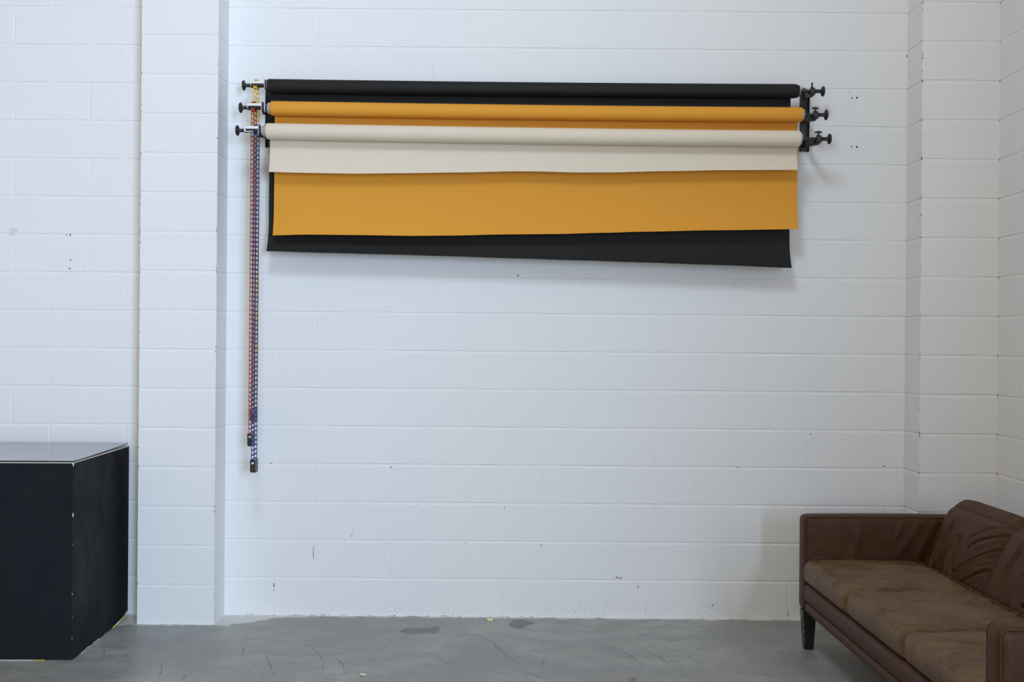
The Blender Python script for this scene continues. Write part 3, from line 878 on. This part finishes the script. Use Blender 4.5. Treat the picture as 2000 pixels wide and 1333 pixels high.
def soft_box(cuts, fn):
    bm = grid_cube(cuts)
    for v in bm.verts: v.co = fn(Vector(v.co))
    return bm

# arms
def arm(yc, key):
    h = (0.425, 0.050, 0.229); c = Vector((0.425, yc, 0.183 + 0.229)); r = 0.030
    def fn(p):
        q, n = rounded(p, h, r)
        # soft panels on the two sides
        ax, az = p.x, p.z
        bulge = max(0, 1 - ax ** 6) * max(0, 1 - az ** 6)
        q.y += (1 if n.y > 0 else -1) * abs(n.y) ** 2 * 0.006 * bulge
        q.z += 0.004 * max(0, n.z) * (1 - ax * ax) 
        if abs(n.y) > .5:
            d = 0.0
            for (x0, z0, x1, z1, w, dp) in ((.12, .19, .02, .05, .016, .004), (.20, .20, .12, .06, .022, .004), (.30, .21, .27, .10, .012, .0035),
                                            (-.16, .16, -.20, .02, .02, .003), (.04, .20, .01, .13, .009, .003), (-.37, .02, -.33, .02, .010, .003), (.24, .20, .22, .13, .010, .003)):
                dd, s = segdist(Vector((q.x, q.z, 0)), Vector((x0, z0, 0)), Vector((x1, z1, 0)))
                d += dp * math.exp(-(dd / w) ** 2)
            d -= 0.0035 * noise.noise(Vector((q.x * 7 + key, q.z * 5, key)))
            q.y += n.y * d
        return q + c
    return soft_box((90, 12, 50), fn), fn, c, h, r
for idx, yc in enumerate((-0.050, -2.013)):
    bm, fn, c, h, r = arm(yc, 3 + idx * 5)
    # remember only the outline for the welt
    a_obj = build('armrest', bm, M['leather'], sofa, angle=60)
    for side in (-1, 1):
        bm = bmesh.new()
        pts = []
        y = side
        def rim(px, pz):
            q, n = rounded(Vector((px, side, pz)), h, r)
            return q, n
        path_ = [(-1, -.96 + 1.9 * k / 40) for k in range(41)] + [(-1 + .0, .98), (-.985, 1)] + [(-.96 + 1.9 * k / 60, 1) for k in range(61)]
        for (px, pz) in path_:
            # a point on the edge between the narrow face and the side panel
            qx = max(-(h[0] - r), min(h[0] - r, px * h[0])); qz = max(-(h[2] - r), min(h[2] - r, pz * h[2]))
            dx = px * h[0] - qx; dz = pz * h[2] - qz
            ln = math.hypot(dx, dz)
            if ln < 1e-9: continue
            dx /= ln; dz /= ln
            k45 = math.sqrt(.5)
            pts.append(c + Vector((qx + dx * r * (k45 + .08), side * (h[1] - r + r * (k45 + .10)), qz + dz * r * (k45 + .08))))
        add_tube(bm, pts, .0024, 8)
        build('piping', bm, M['piping'], a_obj)
    if idx == 0:
        bm = bmesh.new()
        q = Vector(at(1661, 1071, -.578)) - Vector((SX, SY, FLOOR))
        add_box(bm, (q.x, -.108, q.z), (.011, .0012, .0016), rot=None)
        build('scuff', bm, M['thread'], a_obj, smooth=False)
# front rails and hidden base
Y0, Y1 = -0.100, -1.963
def rail(z0, z1, bul, xf, key, dep=.05):
    h = (dep / 2, (Y0 - Y1) / 2, (z1 - z0) / 2); c = Vector((xf + dep / 2, (Y0 + Y1) / 2, (z0 + z1) / 2))
    def fn(p):
        q, n = rounded(p, h, min(.016, h[2] * .8))
        if n.x < 0:
            q.x -= bul * (1 - p.z ** 2) * -n.x
            q.x += 0.0016 * noise.noise(Vector((q.y * 26 + key, q.z * 9, key))) * max(0, -n.x)
        return q + c
    return soft_box((6, 240, 10), fn)
build('lower_rail', rail(.183, .240, .006, .008, 2), M['leather'], sofa, angle=60)
build('front_rail', rail(.236, .324, .009, .004, 7), M['leather'], sofa, angle=60)
bm = bmesh.new()
add_box(bm, (.44, (Y0 + Y1) / 2, .26), (.76, Y0 - Y1, .11), .006, 2)
build('seat_base', bm, M['leather'], sofa)
bm = bmesh.new()
add_box(bm, (.800, (Y0 + Y1) / 2, .435), (.085, Y0 - Y1 + .004, .500), .02, 3)
build('back_frame', bm, M['leather'], sofa)

def smooth_line(pts, k):
    out = []
    for i in range(len(pts)):
        q = pts[max(0, i - k):i + k + 1]
        out.append(sum(q, Vector()) / len(q))
    return out
def pipe_line(fn):
    p = [fn(Vector((0.82, -0.96 + 1.92 * i / 30, 1.0)), .0) for i in range(31)]
    z = sum(q.z for q in p[5:-5]) / 21 + .0055
    return [Vector((p[i].x, p[i].y, z - (.006 if i in (0, 30) else 0))) for i in range(31)]
# seat cushions
CWID = (Y0 - Y1) / 3
def seat_cushion(k):
    yc = Y0 - CWID * (k + .5)
    h = (0.285, CWID / 2 - .001, 0.052); c = Vector((h[0] - .006, yc, .327 + .052)); r = .030
    def fn(p, extra=0.0):
        q, n = rounded(p, h, r)
        px, py = p.x, p.y
        crown = max(0, 1 - px ** 4) * max(0, 1 - abs(py) ** 3.5)
        if n.z > 0:
            z = 0.020 * crown * n.z
            X, Yy = q.x, q.y + yc
            # long soft wrinkles running front to back
            wr = noise.noise(Vector((X * 2.6, Yy * 17 + X * 6.0, k * 3.1)))
            z += (0.0058 * (1 - abs(wr) * 2.6) + 0.0045 * noise.noise(Vector((X * 5, Yy * 7, 9.0 + k)))) * n.z
            wr2 = noise.noise(Vector((X * 11, Yy * 40 + X * 14, k * 5.1)))
            z += 0.0020 * (1 - abs(wr2) * 2.5) * n.z
            for (x0, y0, x1, y1, w, dp) in CRE[k]:
                dd, s = segdist(Vector((q.x, q.y, 0)), Vector((x0, y0, 0)), Vector((x1, y1, 0)))
                z -= 1.7 * dp * math.exp(-(dd / (w * .8)) ** 2) * n.z
            q.z += z - .006 * n.z * max(0, px) ** 2
        if n.x < 0:
            f = -n.x
            q.x -= 0.010 * (1 - p.z ** 2) * (1 - abs(py) ** 6) * f
            pk = noise.noise(Vector((q.y * 42 + k * 7, q.z * 6, 2.0)))
            q.x -= 0.0022 * pk * f
        if abs(py) > .98: q.y += 0.0
        q.x += 0.004 * abs(py) ** 8 * f if n.x < 0 else 0
        return q + c + Vector((n.x, n.y, n.z)) * extra
    return fn
CRE = [
    [(.02, -.02, .17, -.05, .007, .004), (.17, -.05, .20, -.10, .006, .004), (.12, .02, .26, -.02, .008, .004), (-.05, .10, .12, .06, .010, .003), (.20, .07, .27, .02, .007, .004), (-.10, -.10, .05, -.16, .012, .003)],
    [(.10, -.04, .24, -.02, .008, .004), (-.1, .08, .05, .02, .010, .003), (.18, .10, .25, .05, .006, .004), (.10, .18, .22, .16, .006, .004), (.17, .22, .20, .12, .005, .004)],
    [(-.18, .05, .0, .02, .010, .003), (0, -.1, .2, -.15, .010, .004), (-.2, .15, -.12, .10, .008, .003)]]
for k in range(3):
    fn = seat_cushion(k)
    cu = build('seat_cushion', soft_box((80, 80, 14), fn), M['seat_leather'], sofa, angle=70)
    bm = bmesh.new()
    e = .60
    add_tube(bm, smooth_line([fn(Vector((-1, -0.985 + 1.97 * i / 70, 0.72)), .0006) for i in range(71)], 1), .0013, 6)
    build('seam', bm, M['thread'], cu)
    bm = bmesh.new()
    add_tube(bm, pipe_line(fn), .0036, 8)
    build('piping', bm, M['piping'], cu)

# back cushions: gathered leather with folds pulling to the seam
BQ = ((165, 840), (850, 1200), (1160, 455), (530, 185))     # far-bottom, near-bottom, near-top, far-top in the photo detail
def inv_bilinear(px, py):
    a, b = .5, .5
    for _ in range(12):
        def f(a, b):
            x = (1 - a) * (1 - b) * BQ[0][0] + a * (1 - b) * BQ[1][0] + a * b * BQ[2][0] + (1 - a) * b * BQ[3][0]
            y = (1 - a) * (1 - b) * BQ[0][1] + a * (1 - b) * BQ[1][1] + a * b * BQ[2][1] + (1 - a) * b * BQ[3][1]
            return x - px, y - py
        f0 = f(a, b); e = 1e-4; fa = f(a + e, b); fb = f(a, b + e)
        j11, j21 = (fa[0] - f0[0]) / e, (fa[1] - f0[1]) / e; j12, j22 = (fb[0] - f0[0]) / e, (fb[1] - f0[1]) / e
        det = j11 * j22 - j12 * j21
        a -= (f0[0] * j22 - f0[1] * j12) / det; b -= (j11 * f0[1] - j21 * f0[0]) / det
    return a, b
FOLDS = []   # polyline in detail pixels, width (m), depth (+ groove / - ridge)
for pl, w, dp in (([(1150, 475), (980, 500), (800, 590)], .006, .006), ([(1120, 555), (900, 620), (770, 700)], .007, .009),
                  ([(1070, 685), (850, 800), (620, 930)], .007, .011), ([(950, 905), (750, 1010), (610, 1095)], .007, .011),
                  ([(970, 840), (870, 890)], .006, .005), ([(930, 925), (800, 1020), (760, 1060)], .005, .005),
                  ([(640, 380), (480, 600), (380, 800), (350, 900)], .012, -.008), ([(600, 480), (520, 620), (440, 780)], .010, .006),
                  ([(330, 640), (240, 800), (300, 900)], .010, .005), ([(700, 560), (600, 700), (520, 960)], .014, -.006),
                  ([(690, 600), (620, 800), (600, 950)], .016, .006), ([(780, 620), (740, 760)], .010, .004),
                  ([(1010, 740), (820, 840), (700, 900)], .014, -.005), ([(1060, 600), (880, 690)], .014, -.005),
                  ([(900, 960), (760, 1060)], .012, -.004), ([(400, 330), (330, 520)], .012, .004), ([(560, 230), (500, 330)], .010, .003)):
    FOLDS.append(([inv_bilinear(*p) for p in pl], w, dp))
def back_cushion(k):
    yc = Y0 - CWID * (k + .5)
    h = (0.084, CWID / 2 - .0005, 0.176); r = .050
    lean = math.radians(27)
    foot = Vector((.535, yc, .412))      # front lower corner in the sofa frame
    rot = Matrix.Rotation(lean, 3, 'Y')
    cen = foot + rot @ Vector((h[0], 0, h[2])) + Vector((-.006, 0, -.012))
    def fn(p, extra=0.0):
        q, n = rounded(p, h, r)
        py, pz = p.y, p.z
        if n.x < .3:
            f = max(0, -n.x) if n.x < 0 else 0
            q.x -= 0.020 * (1 - abs(py) ** 3) * (1 - abs(pz) ** 2.5) * f
            a = .5 - .5 * q.y / h[1]; b = .5 + .5 * q.z / h[2]
            d = 0
            for pl, w, dp in FOLDS:
                best = 9
                for A, B in zip(pl, pl[1:]):
                    aa = a if k == 0 else (a if k == 1 else 1 - a)
                    P = Vector((aa * 2 * h[1], b * 2 * h[2], 0))
                    dd, s = segdist(P, Vector((A[0] * 2 * h[1], A[1] * 2 * h[2], 0)), Vector((B[0] * 2 * h[1], B[1] * 2 * h[2], 0)))
                    best = min(best, dd)
                if dp > 0: best /= .75
                d += 1.35 * dp * math.exp(-(best / w) ** 2)
            q.x += d * f
            q.x += 0.004 * noise.noise(Vector((q.y * 9 + k * 4, q.z * 6, 1.0))) * f
        if n.z > 0:
            q.z += ((0.050 * max(0, 1 - p.x ** 2) ** .8) * (1 - .35 * abs(py) ** 8) + .006 * (1 - 2.4 * abs(noise.noise(Vector((q.x * 6, q.y * 22 + q.x * 9, k + 1.0)))))) * n.z
        # pinch the ends towards the seam
        if abs(n.y) > .2:
            q.y -= (1 if n.y > 0 else -1) * .004 * (1 - pz ** 2) * abs(n.y)
        return cen + rot @ (q + n * extra)
    return fn
for k in range(3):
    fn = back_cushion(k)
    cu = build('back_cushion', soft_box((30, 120, 84), fn), M['leather'], sofa, angle=70)
    bm = bmesh.new()
    add_tube(bm, smooth_line([fn(Vector((-0.93, -0.985 + 1.97 * i / 70, 1.0)), .0004) for i in range(71)], 3), .0022, 8)
    build('piping', bm, M['piping'], cu)
# legs
for (lx, ly) in ((.035, -.050), (.035, -2.013), (.800, -.050), (.800, -2.013)):
    bm = bmesh.new()
    T = [(-.032, -.030), (.032, -.030), (.032, .030), (-.032, .030)]; Bt = [(-.020, -.021), (.022, -.021), (.022, .021), (-.020, .021)]
    A = [bm.verts.new((lx + a, ly + b, .190)) for a, b in T]; B = [bm.verts.new((lx + a, ly + b, .0005)) for a, b in Bt]
    bm.faces.new(A); bm.faces.new(B)
    for q in range(4): bm.faces.new((A[q], A[(q + 1) % 4], B[(q + 1) % 4], B[q]))
    bmesh.ops.bevel(bm, geom=list(bm.edges), offset=.002, segments=2, affect='EDGES')
    lg = build('leg', bm, M['leg_wood'], sofa)
    if (lx, ly) == (.035, -.050):
        bm = bmesh.new()
        for (z0, z1, w) in ((.075, .100, .0022), (.035, .070, .0016), (.108, .130, .0015)):
            zc_ = (z0 + z1) / 2; s = zc_ / .19
            add_box(bm, (lx - .020 - .012 * s - .0002, ly - .021 - .009 * s + .003, zc_), (w, .0025, z1 - z0), rot=None)
        build('scratch', bm, M['scratch'], lg, smooth=False)

# ------------------------------------------------------------------ scraps on the floor
def scrap(name, pts, mat, label, lift=.0012, th=.0008):
    P = [onfloor(*p) for p in pts]; cx = sum(p[0] for p in P) / len(P); cy = sum(p[1] for p in P) / len(P)
    bm = bmesh.new()
    A = [bm.verts.new((x - cx, y - cy, .0006 + (.004 if i % 3 == 0 else 0))) for i, (x, y) in enumerate(P)]
    B = [bm.verts.new((x - cx, y - cy, .0006 + th + (.004 if i % 3 == 0 else 0))) for i, (x, y) in enumerate(P)]
    n = len(P); ca = bm.verts.new((0, 0, .001)); cb = bm.verts.new((0, 0, .001 + th))
    for q in range(n):
        bm.faces.new((A[q], A[(q + 1) % n], B[(q + 1) % n], B[q])); bm.faces.new((A[q], A[(q + 1) % n], ca)); bm.faces.new((B[q], B[(q + 1) % n], cb))
    o = build(name, bm, mat, smooth=False); o.location = (cx, cy, FLOOR)
    return tag(o, label, 'scrap')
scrap('paper_scrap', [(949.5, 1211), (954, 1208), (960, 1208.5), (965, 1213), (960, 1214.5), (953, 1213.5)], M['yellow_scrap'], 'pale yellow torn paper scrap on the floor against the foot of the wall')
scrap('tape_scrap', [(703.5, 1318), (715, 1318), (715, 1321), (703.5, 1321.5)], M['white_scrap'], 'small cream rectangular tape scrap lying on the concrete at the front')

# ------------------------------------------------------------------ light
def area(name, loc, target, sx, sy, power, col):
    l = bpy.data.lights.new(name, 'AREA'); l.shape = 'RECTANGLE'; l.size = sx; l.size_y = sy
    l.energy = power; l.color = col
    o = bpy.data.objects.new(name, l); C.objects.link(o); o.location = loc
    o.rotation_euler = (Vector(target) - Vector(loc)).to_track_quat('-Z', 'Y').to_euler()
    return o
# high lamp of the hall, and the big side window further down the right wall
area('hall_lamp', (-0.55, -4.4, 5.2), (-0.55, 0, 1.5), 1.0, 1.0, 500, (0.113, 0.145, 0.168))
area('side_window_daylight', (2.4, -9.5, 2.0), (-2.4, -9.5, 2.0), 4.0, 2.6, 1500, (0.44, 0.595, 0.820))
area('added_low_fill', (-0.8, -7.0, 0.9), (-0.8, 0, 0.9), 2.2, 1.4, 400, (0.055, 0.053, 0.031))  # low fill light added to lift the scene
w = bpy.data.worlds.new('room_light'); bpy.context.scene.world = w; w.use_nodes = True
bg = w.node_tree.nodes['Background']; bg.inputs[0].default_value = (0.985, 0.785, 0.645, 1); bg.inputs[1].default_value = 0.43

# ------------------------------------------------------------------ camera
cam = bpy.data.cameras.new('camera'); cam.sensor_width = 36.0; cam.lens = FPX / 2000 * 36.0; cam.clip_end = 60
co = bpy.data.objects.new('camera', cam); C.objects.link(co)
co.location = (0, -D, HC)
co.rotation_euler = (Matrix.Rotation(PI / 2, 3, 'X') @ Matrix.Rotation(TH, 3, 'Z')).to_euler()
sc = bpy.context.scene
sc.camera = co
sc.view_settings.view_transform = 'Standard'; sc.view_settings.look = 'None'
sc.view_settings.exposure = 0.0; sc.view_settings.gamma = 1.0; sc.view_settings.use_curve_mapping = False
